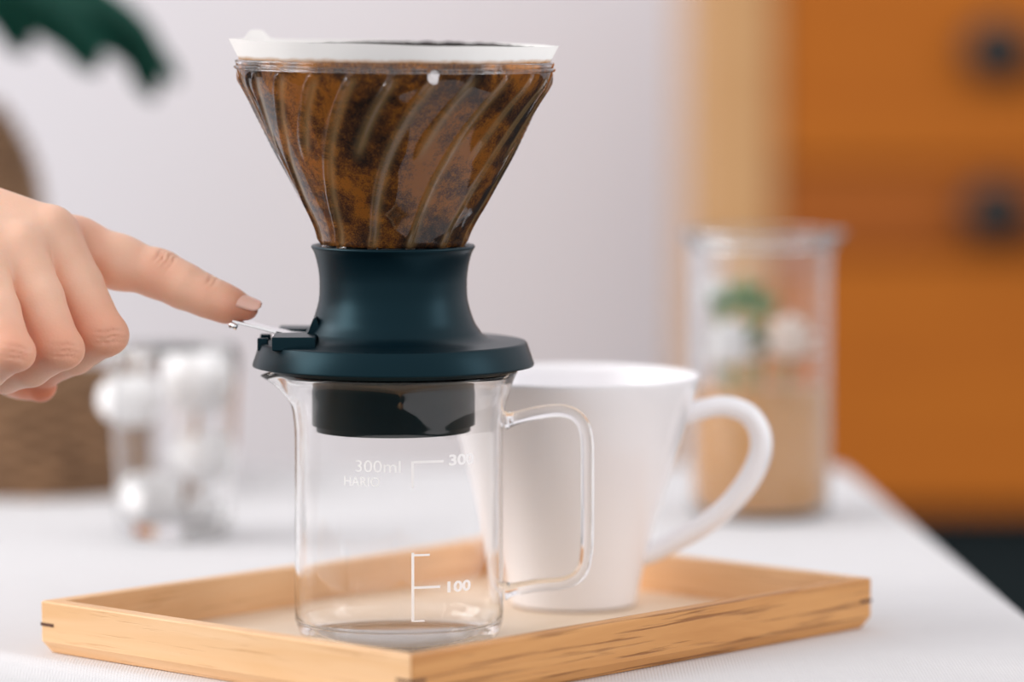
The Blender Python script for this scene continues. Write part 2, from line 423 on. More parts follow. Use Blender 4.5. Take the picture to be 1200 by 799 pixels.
# black dripper base with valve
dr = thing('coffee_dripper', 'black-based immersion coffee dripper with ribbed glass cone on top of the beaker', 'coffee dripper', (AX, Y0, 0))
zp = zc(400.5); zpb = zc(428)            # plate top and bottom
def pz(lst): return [(r * sc, zc(y)) for r, y in lst]
po = pz([(95.5, 287.5), (96, 289.5), (92, 297), (89, 308), (87, 320), (86.3, 332), (87, 350), (91, 366), (96, 379), (104, 391)])
po = [tuple(p) for p in spline(po[1:], 4)]
prof = [(83 * sc, zc(300)), (86 * sc, zc(290)), (91 * sc, zc(287.2)), (95.2 * sc, zc(287.4))] + po + [(112 * sc, zc(396.5)), (124 * sc, zp + 0.0006), (150 * sc, zp), (155.5 * sc, zp), (157 * sc, zp - 0.0006), (165 * sc, zpb + 0.0006), (165 * sc, zpb), (163 * sc, zpb - 0.0001), (150 * sc, zpb + 0.001), (146 * sc, zpb + 0.0010)]
zrim = zR + TRF + 0.0002
prof += [(145 * sc, zrim), (120 * sc, zrim), (95.5 * sc, zrim - 0.001), (95.5 * sc, zc(497)), (90.5 * sc, zc(497.2)), (90.5 * sc, zc(504)), (86 * sc, zc(504)), (86 * sc, zc(470)), (0.0, zc(470))]
prof = prof + []
bm = bmesh.new(); lathe(bm, prof[:1] + prof[1:], 160); 
obj('base', bm, M_black, dr)
bm = bmesh.new(); lathe(bm, [(0.0, zc(297)), (0.020, zc(297)), (83 * sc, zc(300)), (83 * sc, zc(318)), (0.0, zc(318))], 96); obj('valve_seat', bm, M_black, dr)
bm = bmesh.new(); box(bm, -137 * sc, -87 * sc, -0.030, -0.0085, zp - 0.001, zp + 0.0040); bevel(obj('lever_housing', bm, M_black, dr, False), 0.0004)
bm = bmesh.new(); box(bm, -137 * sc, -87 * sc, 0.0085, 0.024, zp - 0.001, zp + 0.0040); bevel(obj('lever_housing', bm, M_black, dr, False), 0.0004)
bm = bmesh.new(); box(bm, -157.5 * sc, -145 * sc, -0.0105, -0.0075, zp - 0.0025, zp + 0.0020); box(bm, -157.5 * sc, -145 * sc, 0.0075, 0.0105, zp - 0.0025, zp + 0.0020); bevel(obj('lever_guide', bm, M_black, dr, False), 0.0003)
# linkage hood on the collar
bm = bmesh.new(); hw = 0.0135
pr = [(-104 * sc, zc(394)), (-97 * sc, zc(385)), (-92 * sc, zc(371)), (-89 * sc, zc(369)), (-86 * sc, zc(376)), (-86 * sc, zc(396)), (-104 * sc, zc(396))]
A = [bm.verts.new((x, -hw, z)) for x, z in pr]; B = [bm.verts.new((x, hw, z)) for x, z in pr]
for k in range(len(pr)): bm.faces.new((A[k], A[(k + 1) % len(pr)], B[(k + 1) % len(pr)], B[k]))
bm.faces.new(A); bm.faces.new(B[::-1]); obj('linkage_hood', bm, M_black, dr, False)
# steel lever
lev = bmesh.new(); lp = [(-188, 380.5), (-187, 377.5), (-160, 383.8), (-138, 389.5), (-120, 393.0), (-92, 394.5)]
pts = [(a_ * sc, zc(b_)) for a_, b_ in lp]
def strip(bm, pts, w, t):
    rows = []
    for i_, (x, z) in enumerate(pts):
        ww = w if i_ > 1 else w * 0.9
        rows.append([bm.verts.new(c) for c in ((x, -ww, z), (x, ww, z), (x, ww, z + t), (x, -ww, z + t))])
    for P, Q in zip(rows, rows[1:]):
        for k in range(4): bm.faces.new((P[k], P[(k + 1) % 4], Q[(k + 1) % 4], Q[k]))
    bm.faces.new(rows[0]); bm.faces.new(rows[-1][::-1])
strip(lev, pts, 0.0062, 0.0011)
lo_ = obj('lever', lev, M_steel, dr, False, label='polished steel lever under the fingertip'); bevel(lo_, 0.0003)
bm = bmesh.new(); tube(bm, [(-188 * sc, 0.0060, zc(380.2)), (-188 * sc, -0.0060, zc(380.2))], 0.0012, 12, up=Vector((0, 0, 1))); tube(bm, [(-188 * sc, -0.006, zc(379.8)), (-181.5 * sc, -0.006, zc(382.5))], 0.0012, 10); obj('lever_lip', bm, M_steel, lo_)
for xx in (-136, -128):
    bm = bmesh.new(); tube(bm, [(xx * sc, -0.009, zc(394)), (xx * sc, 0.009, zc(394))], 0.0013, 12, up=Vector((0, 0, 1))); obj('pivot_pin', bm, M_steel, lo_)
bm = bmesh.new(); tube(bm, [(-104 * sc, -0.009, zc(395.5)), (-104 * sc, 0.009, zc(395.5))], 0.0010, 12, up=Vector((0, 0, 1))); obj('pivot_pin', bm, M_steel, lo_)

# ribbed glass cone
gp = [(84, 292), (84.5, 287), (87, 280), (91, 268), (99, 252), (107, 238), (124, 205), (137, 180), (154, 145), (168, 118), (177, 103), (182, 92), (184.3, 84), (185, 77)]
gp = spline([(r, y) for r, y in gp], 5)
YT, YB = 77.0, 292.0
def rib(phi, y, ws=1.0):
    """rib height 0..1 at azimuth phi (from the front, to the right) and level y"""
    t = (y - 95) / (268 - 95)
    tw = 15.4 - 27.5 * t - 3.0 * sin(pi * max(0, min(1, t)))
    best = 0.0
    d = (math.degrees(phi) - tw + 15) % 30 - 15
    w = (2.0 + 1.4 * max(0, t)) * ws
    f = max(0, min(1, (y - 84) / 10)) * max(0, min(1, (290 - y) / 10))
    best = exp(-(d / w) ** 2) * f
    d2 = (math.degrees(phi) - tw) % 30 - 15
    f2 = max(0, min(1, (y - 84) / 12)) * max(0, min(1, (186 - y) / 22))
    return max(best, exp(-(d2 / w) ** 2) * f2)
GT = 0.0013
def cone_rows():
    rows = []
    rows.append((83.0 * sc - GT, zc(292), None))
    return rows
NSEG = 1080
bm = bmesh.new()
prof = []; kind = []
for r, y in gp: prof.append((float(r) * sc, zc(float(y)))); kind.append(('o', float(y)))
# thick lip
for r, y in ((186, 74.5), (185.6, 72.2), (184, 71.2), (181, 71.2), (179.5, 72.5)): prof.append((r * sc, zc(y))); kind.append(('l', y))
for r, y in reversed(gp): prof.append((float(r) * sc - GT, zc(float(y)))); kind.append(('i', float(y)))
def conefn(r, z, a, i):
    k, y = kind[i]
    if k == 'l': return r, z
    phi = atan2(cos(a), -sin(a))
    h = rib(phi, y)
    if k == 'o': return r + 0.00125 * rib(phi + 0.025, y, 0.50), z
    return r - 0.0010 * h, z
lathe(bm, prof, NSEG, conefn, close=True)
cone = obj('glass_cone', bm, M_cone, dr)
for y in (80.5,):
    bm = bmesh.new(); n_ = 120
    pts = [((185.3 * sc) * cos(2 * pi * k / n_), (185.3 * sc) * sin(2 * pi * k / n_), zc(y)) for k in range(n_)]
    rows = []
    for k in range(n_):
        a = 2 * pi * k / n_; rr = 185.0 * sc
        rows.append([bm.verts.new(((rr + 0.0008 * cos(b)) * cos(a), (rr + 0.0008 * cos(b)) * sin(a), zc(y) + 0.0008 * sin(b))) for b in [2 * pi * j / 8 for j in range(8)]])
    for k in range(n_):
        P, Q = rows[k], rows[(k + 1) % n_]
        for j in range(8): bm.faces.new((P[j], P[(j + 1) % 8], Q[(j + 1) % 8], Q[j]))
    obj('rim_bead', bm, M_glass, cone)

# filter paper
def gr(y):
    ys = [float(q_[1]) for q_ in gp]; rs = [float(q_[0]) for q_ in gp]
    return float(np.interp(y, ys[::-1], rs[::-1]))
fp = bmesh.new(); pres = []; lay = fp.verts.layers.float.new('press')
ylv = [286, 282, 276] + list(np.linspace(268, 80, 48)) + [76, 72, 69, 66, 63, 60, 57, 54, 51.5]
rows = []
PN = 300
for y in ylv:
    row = []
    for k in range(PN):
        a = 2 * pi * k / PN; phi = atan2(cos(a), -sin(a))
        if y >= 80:
            h = rib(phi, y); r = gr(y) * sc - GT - 0.0010 * h + 0.00020
            yy = y
        else:
            h = 0; t = (80 - y) / 28.5
            r = (gr(80) * sc - GT - 0.0012) + t * 0.0048 + 0.0007 * t * sin(3 * phi + 1) + 0.0009 * t * noise.noise(Vector((cos(a) * 3, sin(a) * 3, 0.4)))
            r -= 0.0016 * t * max(0, -sin(a)) * 1.0
            yy = y
            # uneven top edge: higher at left seam, dip at the back right where grounds show
            edge = -3.2 * cos(a) * -1 * 0 + 2.2 * cos(a) + 1.4 * noise.noise(Vector((cos(a) * 2.2, sin(a) * 2.2, 2.0))) - (1.2 if True else 0)
            seam = 10.5 * exp(-((a - 2.62) / 0.11) ** 4)
            yy = y + t * (edge - seam) * (1.0)
        v = fp.verts.new((r * cos(a), r * sin(a), zc(yy))); row.append(v); pres.append((v, h))
    rows.append(row)
for A, B in zip(rows, rows[1:]):
    for k in range(PN): fp.faces.new((A[k], A[(k + 1) % PN], B[(k + 1) % PN], B[k]))
for v, h in pres: v[lay] = h
fp.faces.new(rows[0])
n = N('coffee soaked filter paper'); n.set(Roughness=0.75)
co = n.coord()
geo = n.n('ShaderNodeTexCoord'); sep = n.n('ShaderNodeSeparateXYZ'); n.l(geo.outputs['Object'], sep.inputs[0])
big = n.noise(co, 42, 3, 0.5, 0.6); mid = n.noise(co, 260, 5, 0.75, 0.3); fine = n.noise(co, 1900, 3, 0.8)
ad = n.n('ShaderNodeMath', operation='MULTIPLY_ADD'); n.l(mid, ad.inputs[0]); ad.inputs[1].default_value = 0.5
n.l(big, ad.inputs[2])
ad2 = n.n('ShaderNodeMath', operation='MULTIPLY_ADD'); n.l(fine, ad2.inputs[0]); ad2.inputs[1].default_value = 0.5; n.l(ad.outputs[0], ad2.inputs[2])
sx_ = n.n('ShaderNodeMath', operation='MULTIPLY_ADD'); n.l(sep.outputs[0], sx_.inputs[0]); sx_.inputs[1].default_value = 0.0; n.l(ad2.outputs[0], sx_.inputs[2])
sub_ = n.n('ShaderNodeMath', operation='SUBTRACT'); n.l(sx_.outputs[0], sub_.inputs[0]); sub_.inputs[1].default_value = 0.5
wetc = n.ramp(sub_.outputs[0], [(0.37, (0.035, 0.013, 0.005)), (0.48, (0.19, 0.064, 0.012)), (0.61, (0.68, 0.24, 0.020))])
at = n.n('ShaderNodeAttribute', attribute_name='press')
pm = n.n('ShaderNodeMath', operation='MULTIPLY'); n.l(at.outputs['Fac'], pm.inputs[0]); pm.inputs[1].default_value = 0.58
wet = n.mix(pm.outputs[0], wetc, (0.70, 0.46, 0.20))
# dry white collar above the soak line
zn = n.n('ShaderNodeMath', operation='MULTIPLY_ADD'); n.l(n.noise(co, 120, 5, 0.75), zn.inputs[0]); zn.inputs[1].default_value = 0.0022; n.l(sep.outputs[2], zn.inputs[2])
mr = n.n('ShaderNodeMapRange'); n.l(zn.outputs[0], mr.inputs[0]); zs = zc(69.5) + 0.0011
mr.inputs[1].default_value = zs - 0.0007; mr.inputs[2].default_value = zs + 0.0009
dry = n.mix(mr.outputs[0], (0.50, 0.24, 0.07), (0.93, 0.92, 0.90))
mr2 = n.n('ShaderNodeMapRange'); n.l(zn.outputs[0], mr2.inputs[0]); mr2.inputs[1].default_value = zs - 0.0016; mr2.inputs[2].default_value = zs - 0.0004
colr = n.mix(mr2.outputs[0], wet, dry)
n.col(colr); n.bump(n.noise(co, 900, 4, 0.7), 0.35, 0.0004)
tr = n.n('ShaderNodeBsdfTranslucent'); n.l(colr, tr.inputs[0]); ms = n.n('ShaderNodeMixShader'); ms.inputs[0].default_value = 0.35
n.l(n.b.outputs[0], ms.inputs[1]); n.l(tr.outputs[0], ms.inputs[2]); n.l(ms.outputs[0], n.out.inputs[0])
M_paper = n.m
flt = obj('paper_filter', fp, M_paper); flt.location = (AX, Y0, 0)
tag(flt, 'white paper coffee filter soaked brown inside the glass cone', 'coffee filter')

# coffee grounds lining the filter
n = N('wet coffee grounds'); n.set(Roughness=0.55)
co = n.coord(); f1 = n.noise(co, 1400, 4, 0.8)
n.col(n.ramp(f1, [(0.35, (0.006, 0.004, 0.003)), (0.62, (0.035, 0.018, 0.010)), (0.75, (0.12, 0.07, 0.04))])); n.bump(f1, 0.8, 0.001)
M_grounds = n.m
cg = bmesh.new(); rows = []
def gtop(a):
    b = max(0, sin(a + 0.25)) ** 0.5 if sin(a + 0.25) > 0 else 0
    return 78 - 27.0 * b
GN = 260
for lvl in range(28):
    row = []
    for k in range(GN):
        a = 2 * pi * k / GN; yt = gtop(a) + 1.6 * noise.noise(Vector((cos(a) * 14, sin(a) * 14, 0)))
        if lvl < 20:
            y = 268 + (yt - 268) * lvl / 19
            base = (gr(max(y, 80)) * sc - GT - 0.0030) if y >= 80 else (gr(80) * sc - GT - 0.0022 + (80 - y) / 28.5 * 0.0040)
            r = base
            if lvl == 19: r -= 0.0006
        else:
            t = (lvl - 19) / 8; y = yt + 2 + (215 - yt) * t
            r = ((gr(max(y, 80)) * sc - GT - 0.0030 - 0.0035) if y >= 80 else (gr(80) * sc - GT - 0.0050)) * (1 if t < 0.95 else 0.98)
        r += 0.0007 * noise.noise(Vector((r * cos(a) * 700, r * sin(a) * 700, y * 0.4)))
        row.append(cg.verts.new((r * cos(a), r * sin(a), zc(y))))
    rows.append(row)
for A, B in zip(rows, rows[1:]):
    for k in range(GN): cg.faces.new((A[k], A[(k + 1) % GN], B[(k + 1) % GN], B[k]))
cg.faces.new(rows[0]); cg.faces.new(rows[-1])
g = obj('coffee_grounds', cg, M_grounds); g.location = (AX, Y0, 0); g['kind'] = 'stuff'
tag(g, 'dark wet coffee grounds lining the inside of the paper filter', 'coffee')
# small white fleck on the cone
bm = bmesh.new(); ball(bm, (0, 0, 0), 0.0023, 2, (1, 0.35, 1.05), 0.5, 1.3)
fk = obj('white_fleck', bm, plain('matte white fleck', (0.80, 0.76, 0.76), 0.8), None, False)
_ph = asin((510 - 461) / 184.0); fk.location = (AX + 184.5 * sc * sin(_ph), Y0 - 184.9 * sc * cos(_ph), zat(91, Y0 - 184.5 * sc * cos(_ph)))
fk.rotation_euler = (0, 0.5, _ph)
tag(fk, 'tiny white fleck on the front of the glass cone near its rim', 'fleck')

# the glass cone sits a touch crooked in its base, lower on the right
LEAN = 0.011; pvz = zc(292)
for o_ in (cone, flt, g, fk):
    M_ = Matrix.Translation((AX if o_ is not cone else 0, Y0 if o_ is not cone else 0, pvz)) @ Matrix.Rotation(LEAN, 4, 'Y') @ Matrix.Translation((-(AX if o_ is not cone else 0), -(Y0 if o_ is not cone else 0), -pvz))
    o_.matrix_basis = M_ @ o_.matrix_basis

# ------------------------------------------------------------------ white mug
mb = onz(672, 708, TRF); YM = mb.y; sm_ = (YM * cos(TH) + (HC - 0.05) * sin(TH)) / F
mug = thing('mug', 'white tapered ceramic mug with loop handle at the back of the tray', 'mug', mb)
def zm(y): return zat(y, YM) - TRF
mo = [(73, 708), (75, 699), (78.5, 682), (86, 650), (98, 606), (111, 565), (124, 525), (136, 485), (144, 458), (148, 440.5)]
mo = [(float(a) * sm_, zm(float(b))) for a, b in spline(mo, 4)]
mt = [(147.3 * sm_, zm(439.3)), (145.5 * sm_, zm(438.8)), (143.6 * sm_, zm(439.6))]
mi = [(r - 0.0032, max(z, 0.007)) for r, z in reversed(mo)]
mi = [p for p in mi if p[1] > 0.0071]
prof = [(0, 0.0012), (62 * sm_, 0.0012), (65 * sm_, 0.0), (70 * sm_, 0.0)] + [(mo[0][0], 0.0008)] + mo[1:] + mt + mi[1:] + [(mi[-1][0] - 0.003, 0.0062), (0, 0.006)]
bm = bmesh.new(); lathe(bm, prof, 128); obj('body', bm, M_ceramic, mug)
hpts = [((x - 672) * sm_, 0, zm(y)) for x, y in ((802, 488), (822, 480), (848, 476), (874, 484), (889, 504), (891, 530), (880, 558), (858, 588), (830, 612), (800, 630), (772, 645), (752, 653))]
hpts = spline(hpts, 5); bm = bmesh.new(); tube(bm, hpts, [0.0037 + 0.0008 * (1 - abs(2 * i / (len(hpts) - 1) - 1)) for i in range(len(hpts))], 20, 1.35); obj('handle', bm, M_ceramic, mug)

# ------------------------------------------------------------------ glass vase at the back right
vb = onz(890, 604, 0.0); YV = vb.y; sv = YV / F * 1.003
def zv(y): return zat(y, YV)
vs = thing('glass_vase', 'tall clear glass jar of white flowers at the back of the table', 'vase', vb)
Rv = 82 * sv; HV = zv(272)
outer = spline([(0.0001, 0.0004), (Rv * 0.6, 0.0002), (Rv - 0.006, 0.0), (Rv - 0.0012, 0.0022), (Rv, 0.008), (Rv, 0.05), (Rv, HV - 0.012), (Rv + 0.0012, HV - 0.006), (Rv + 0.0045, HV - 0.0008)], 5)
inner = spline([(Rv + 0.0042, HV), (Rv + 0.0028, HV - 0.0010), (Rv - 0.0006, HV - 0.0065), (Rv - 0.0010, HV - 0.013), (Rv - 0.0010, 0.05), (Rv - 0.0010, 0.009), (Rv - 0.004, 0.0028), (Rv * 0.6, 0.002), (0.0001, 0.002)], 5)
prof = [(float(a), float(b)) for a, b in outer[:-1] + inner]; prof[0] = (0, prof[0][1]); prof[-1] = (0, prof[-1][1])
bm = bmesh.new(); lathe(bm, prof, 96, lambda r, z, a, i: (r + 0.003 * exp(-(min(a, 2 * pi - a) / 0.25) ** 2) * max(0, (z - HV + 0.01) / 0.01), z)); obj('body', bm, M_glass, vs)
n = N('amber tan liquid'); n.set(Base_Color=(0.78, 0.43, 0.20, 1), Roughness=0.3, Transmission_Weight=0.1, IOR=1.33)  # tan fill, nearly opaque, colour varied slightly by noise
f = n.noise(n.coord(), 40, 3); n.col(n.mix(f, (0.82, 0.42, 0.16), (0.88, 0.50, 0.22))); M_tan_fill = n.m
bm = bmesh.new(); zf = zv(455); ri = Rv - 0.0012
lathe(bm, [(0, 0.0022), (ri - 0.006, 0.0023), (ri - 0.0025, 0.0045), (ri, 0.010), (ri, zf), (0, zf)], 72)
o = obj('tan_liquid', bm, M_tan_fill); o.location = vb; tag(o, 'tan liquid filling the lower half of the flower jar', 'liquid')
bm = bmesh.new(); 
for (xx, yy, w_, h_) in ((920, 535, 14, 12), (916, 535, 6, 20)):
    a0 = asin((xx - 890) / 82.0)
    for j in range(6):
        pass
M_petal = plain('white petals', (0.96, 0.95, 0.96), 0.7); M_petal2 = plain('blush petals', (0.92, 0.80, 0.72), 0.7)
M_leaf = plain('fresh green', (0.12, 0.26, 0.08), 0.5); M_stem = plain('pale green stem', (0.30, 0.42, 0.20), 0.6)
def petal_mesh(bm, base, dirv, nrm, L, w):
    side = dirv.cross(nrm).normalized(); rows = []
    for i in range(6):
        t = i / 5; ww = w * sin(pi * (0.12 + 0.80 * t)) ; c = base + dirv * (L * t) + nrm * (L * 0.35 * t * t)
        rows.append([bm.verts.new(c - side * ww + nrm * ww * 0.3), bm.verts.new(c), bm.verts.new(c + side * ww + nrm * ww * 0.3)])
    for A, B in zip(rows, rows[1:]):
        bm.faces.new((A[0], A[1], B[1], B[0])); bm.faces.new((A[1], A[2], B[2], B[1]))
def flower(xp, yp, dY, rp, mat, label, leaf=True):
    c = px(xp, yp, YV + dY); root = thing('cut_flower', label, 'flower', (c.x, c.y, 0.0), 0, 'flowers in the back jar')
    h = c.z; r = rp * sv
    base = Vector((vb.x + (c.x - vb.x) * 0.2 - c.x, vb.y + (c.y - vb.y) * 0.2 - c.y, 0.009))
    bm = bmesh.new(); tube(bm, spline([base, ((base.x) * 0.4, base.y * 0.4, h * 0.5), (0, 0, h - r * 0.3)], 6), 0.0013, 8); st = obj('stem', bm, M_stem, root)
    proto = None
    for ring, (m, el) in enumerate(((9, -0.5), (9, 0.05), (8, 0.6), (6, 1.1))):
        for j in range(m):
            a = 2 * pi * j / m + ring * 0.4
            if proto is None:
                bm = bmesh.new(); petal_mesh(bm, Vector((0, 0, 0)), Vector((1, 0, 0)), Vector((0, 0, 1)), r * 0.95, r * 0.42)
                p = obj('petal', bm, mat, root); s_ = p.modifiers.new('t', 'SOLIDIFY'); s_.thickness = 0.0004; proto = p
            else: p = proto.copy(); C.objects.link(p); p.parent = root
            p.location = (0, 0, h); p.rotation_euler = (0, -el, a)
    bm = bmesh.new(); ball(bm, (0, 0, h + r * 0.1), r * 0.62, 3, (1, 1, 0.8), 0.15, 4); obj('flower_center', bm, mat, root)
    if leaf:
        for sgn in (-1, 1):
            bm = bmesh.new(); petal_mesh(bm, Vector((0, 0, h - r * 1.1)), Vector((0.5 * sgn, -0.3, 0.8)).normalized(), Vector((0, -1, 0.2)).normalized(), 0.026, 0.0065)
            o = obj('leaf', bm, M_leaf, root); s_ = o.modifiers.new('t', 'SOLIDIFY'); s_.thickness = 0.0005
flower(838, 352, 0.010, 26, M_petal, 'white flower highest at the left in the back jar', False)
flower(855, 414, -0.009, 38, M_petal, 'white flower low at the left in the back jar, just above the liquid', False)
flower(925, 407, -0.006, 38, M_petal2, 'blush flower at the right in the back jar', False)
for (xa, ya, xb, yb) in ((878, 452, 872, 322), (886, 452, 892, 340), (870, 452, 848, 338)):
    a = px(xa, ya, YV + 0.002); b = px(xb, yb, YV + 0.004)
    root = thing('green_sprig', {872: 'tallest leafy green sprig, middle of the back jar', 892: 'leafy green sprig in the back jar beside the blush flower', 848: 'leafy green sprig in the back jar behind the white flowers'}[xb], 'foliage', (a.x, a.y, 0.012), 0, 'green sprigs in the back jar')
    e = b - Vector((a.x, a.y, 0.012)); bm = bmesh.new(); tube(bm, spline([(0, 0, 0), tuple(e * 0.5), tuple(e)], 4), 0.0014, 8); obj('stem', bm, M_stem, root)
    for t in (0.70, 0.88):
        for sgn in (-1, 1):
            bm = bmesh.new(); petal_mesh(bm, e * t, Vector((0.7 * sgn, -0.3, 0.7)).normalized(), Vector((0, -1, 0.2)).normalized(), 0.011, 0.0034)
            o = obj('leaf', bm, M_leaf, root); s_ = o.modifiers.new('t', 'SOLIDIFY'); s_.thickness = 0.0004

# ------------------------------------------------------------------ glass of cotton at the back left
jb = onz(205, 630, 0.0); YJ = jb.y; sj = YJ / F * 1.003
jr = thing('glass_tumbler', 'clear glass tumbler full of white cotton bolls at the back left', 'glass', jb)
Rj = 78 * sj; HJ = zat(412, YJ)
outer = spline([(0.0001, 0.001), (Rj * 0.5, 0.0006), (Rj * 0.80 - 0.004, 0.0), (Rj * 0.84, 0.004), (Rj * 0.87, 0.015), (Rj * 0.93, HJ * 0.5), (Rj, HJ - 0.001)], 6)
inner = spline([(Rj - 0.0006, HJ), (Rj - 0.0018, HJ - 0.0012), (Rj * 0.93 - 0.0018, HJ * 0.5), (Rj * 0.87 - 0.002, 0.016), (Rj * 0.80 - 0.002, 0.009), (Rj * 0.4, 0.0075), (0.0001, 0.0075)], 6)
prof = [(float(a), float(b)) for a, b in outer[:-1] + inner]; prof[0] = (0, prof[0][1]); prof[-1] = (0, prof[-1][1])
bm = bmesh.new(); lathe(bm, prof, 96); obj('body', bm, M_glass, jr)
M_cotton = plain('white cotton', (0.96, 0.945, 0.945), 0.95); M_twig = plain('brown twig', (0.35, 0.20, 0.10), 0.8)
for (xp, yp, dY, rp, lab) in ((232, 448, -0.004, 36, 'large white cotton boll at the top right of the left glass'),
                         (152, 470, 0.006, 32, 'white cotton boll at the top left of the left glass, leaning over its rim'),
                         (176, 582, -0.010, 30, 'white cotton boll low at the left in the left glass'),
                         (238, 535, 0.004, 32, 'white cotton boll in the middle right of the left glass'),
                         (232, 600, 0.004, 24, 'white cotton boll at the bottom right of the left glass')):
    c = px(xp, yp, YJ + dY); r = rp * sj * 1.22
    root = thing('cotton_boll', lab, 'cotton boll', c, random.random() * 0.0, 'cotton bolls in the left glass')
    for k in range(4):
        a = k * pi / 2 + 0.4 + yp; bm = bmesh.new()
        ball(bm, (cos(a) * r * 0.36, sin(a) * r * 0.36, 0.1 * r * sin(k * 3)), r * 0.66, 3, (1, 1, 1.1), 0.18, 3.0)
        obj('cotton_lock', bm, M_cotton, root)
    bb = Vector((jb.x + (c.x - jb.x) * 0.3, jb.y + (c.y - jb.y) * 0.3, 0.0095)) - c
    bm = bmesh.new(); tube(bm, spline([tuple(bb), (bb.x * 0.3, bb.y * 0.3, bb.z * 0.5), (0, 0, -r * 0.4)], 4), 0.0012, 8); obj('stem', bm, M_twig, root)

# ------------------------------------------------------------------ woven baskets and plant at the back left
n = N('brown wicker'); n.set(Roughness=0.8)
f = n.noise(n.coord((1, 1, 3)), 60, 4); n.col(n.ramp(f, [(0.3, (0.15, 0.078, 0.038)), (0.7, (0.33, 0.185, 0.095))])); M_wick = n.m
n = N('dark wicker lining'); n.set(Roughness=0.9); f = n.noise(n.coord(), 60, 3); n.col(n.mix(f, (0.17, 0.09, 0.045), (0.22, 0.125, 0.065))); M_wlin = n.m
def basket(root, Rf, H, rows, stakes):
    """woven walls: a tapered lining, upright stakes and coiled strands, each strand a part"""
    bm = bmesh.new(); prof = [(0, 0.001), (Rf(0) - 0.003, 0.001)] + [(Rf(t / 12) - 0.003, H * t / 12 + 0.001) for t in range(1, 13)]
    prof += [(Rf(t / 12) - 0.006, H * t / 12 + 0.001) for t in range(12, 0, -1)] + [(Rf(0) - 0.008, 0.005), (0, 0.005)]
    lathe(bm, prof, 64); obj('lining', bm, M_wlin, root)
    for k in range(rows):
        z = H * (k + 0.5) / rows; rr = Rf(z / H); bm = bmesh.new(); m = 120; rowsv = []
        th = H / rows * 0.55
        for j in range(m):
            a = 2 * pi * j / m; r0 = rr + 0.0016 * sin(a * stakes / 2 + pi * k)
            rowsv.append([bm.verts.new(((r0 + 0.0022 * cos(b)) * cos(a), (r0 + 0.0022 * cos(b)) * sin(a), z + th * sin(b))) for b in [2 * pi * i_ / 6 for i_ in range(6)]])
        for j in range(m):
            P, Q = rowsv[j], rowsv[(j + 1) % m]
            for i_ in range(6): bm.faces.new((P[i_], P[(i_ + 1) % 6], Q[(i_ + 1) % 6], Q[i_]))
        obj('woven_strand', bm, M_wick, root)
    for k in range(stakes):
        a = 2 * pi * k / stakes; bm = bmesh.new()
        tube(bm, [((Rf(t / 8)) * cos(a), (Rf(t / 8)) * sin(a), max(0.002, H * t / 8)) for t in range(9)], 0.0015, 6); obj('stake', bm, M_wick, root)
YB1 = onz(60, 574, 0).y
b1 = thing('woven_basket', 'low brown woven basket at the far left of the table behind the cotton glass', 'basket', (px(40, 560, YB1 - 0.0).x, YB1 + 0.01, 0))
basket(b1, lambda t: 0.050 + 0.004 * t, zat(438, YB1), 14, 32)
YB2 = YB1 + 0.10
b2 = thing('woven_planter', 'tall brown woven planter with a rounded shoulder behind the hand', 'planter', (px(-78, 560, YB2).x, YB2 + 0.02, 0))
HB2 = zat(122, YB2)
basket(b2, lambda t: 0.053 * (1 - max(0, (t - 0.66) / 0.34) ** 2.4 * 0.42), HB2, 30, 32)
M_palm = N('deep green palm leaf'); M_palm.set(Roughness=0.6, Specular_IOR_Level=0.2)
f = M_palm.noise(M_palm.coord(), 30, 3); M_palm.col(M_palm.mix(f, (0.0015, 0.045, 0.030), (0.004, 0.075, 0.050))); M_palm = M_palm.m
plant = thing('potted_palm', 'dark green palm with arching fronds growing from the tall woven planter', 'plant', (b2.location.x, b2.location.y, HB2))
bl = Vector(plant.location)
def frond(pts, nl, ln, start=0.35, mesh=None):
    sp = [Vector(p) for p in spline(pts, 10)]
    bm = bmesh.new(); tube(bm, sp, [0.0024 * (1 - 0.6 * i / len(sp)) for i in range(len(sp))], 8); fr = obj('frond', bm, M_palm, plant)
    for k in range(nl):
        t = start + (1 - start) * k / (nl - 1); i = min(len(sp) - 2, int(t * (len(sp) - 1))); p = sp[i]; tg = (sp[i + 1] - sp[i]).normalized()
        for sg in (-1, 1):
            side = tg.cross(Vector((0, 0, 1))).normalized() * sg
            d = (side * 0.42 + tg * 0.55 + Vector((0, 0, -0.55))).normalized()
            L = ln * (0.65 + 0.35 * sin(pi * (k + 1) / (nl + 1)))
            bm = bmesh.new(); petal_mesh(bm, Vector((0, 0, 0)), d, d.cross(tg).normalized(), L, 0.0085)
            o = obj('leaflet', bm, M_palm, fr); o.location = p
            s_ = o.modifiers.new('t', 'SOLIDIFY'); s_.thickness = 0.0006
    return fr
g_ = lambda x, y, dy=0: tuple(px(x, y, YB2 + dy) - bl)
frond([(0, 0, -0.02), g_(-75, 20), g_(-45, -45), g_(20, -42), g_(95, -22), g_(145, 8), g_(180, 58)], 34, 0.040, 0.30)
frond([(0, 0, -0.02), g_(-85, 0, -0.02), g_(-60, -60, -0.02), g_(0, -45, -0.02), g_(60, -15, -0.02), g_(105, 28, -0.02)], 26, 0.038, 0.35)
frond([(0, 0, -0.02), g_(-90, 0, 0.02), g_(-70, -40, 0.02), g_(-20, -30, 0.02), g_(25, 12, 0.02)], 18, 0.034, 0.4)
frond([(0, 0, -0.02), g_(-110, 10, 0.02), g_(-160, -70, 0.03), g_(-240, -80, 0.05), g_(-330, -10, 0.06)], 10, 0.045)
frond([(0, 0, -0.02), g_(-90, 0, 0.05), g_(-100, -120, 0.08), g_(-80, -220, 0.12), g_(-20, -290, 0.18)], 10, 0.045)

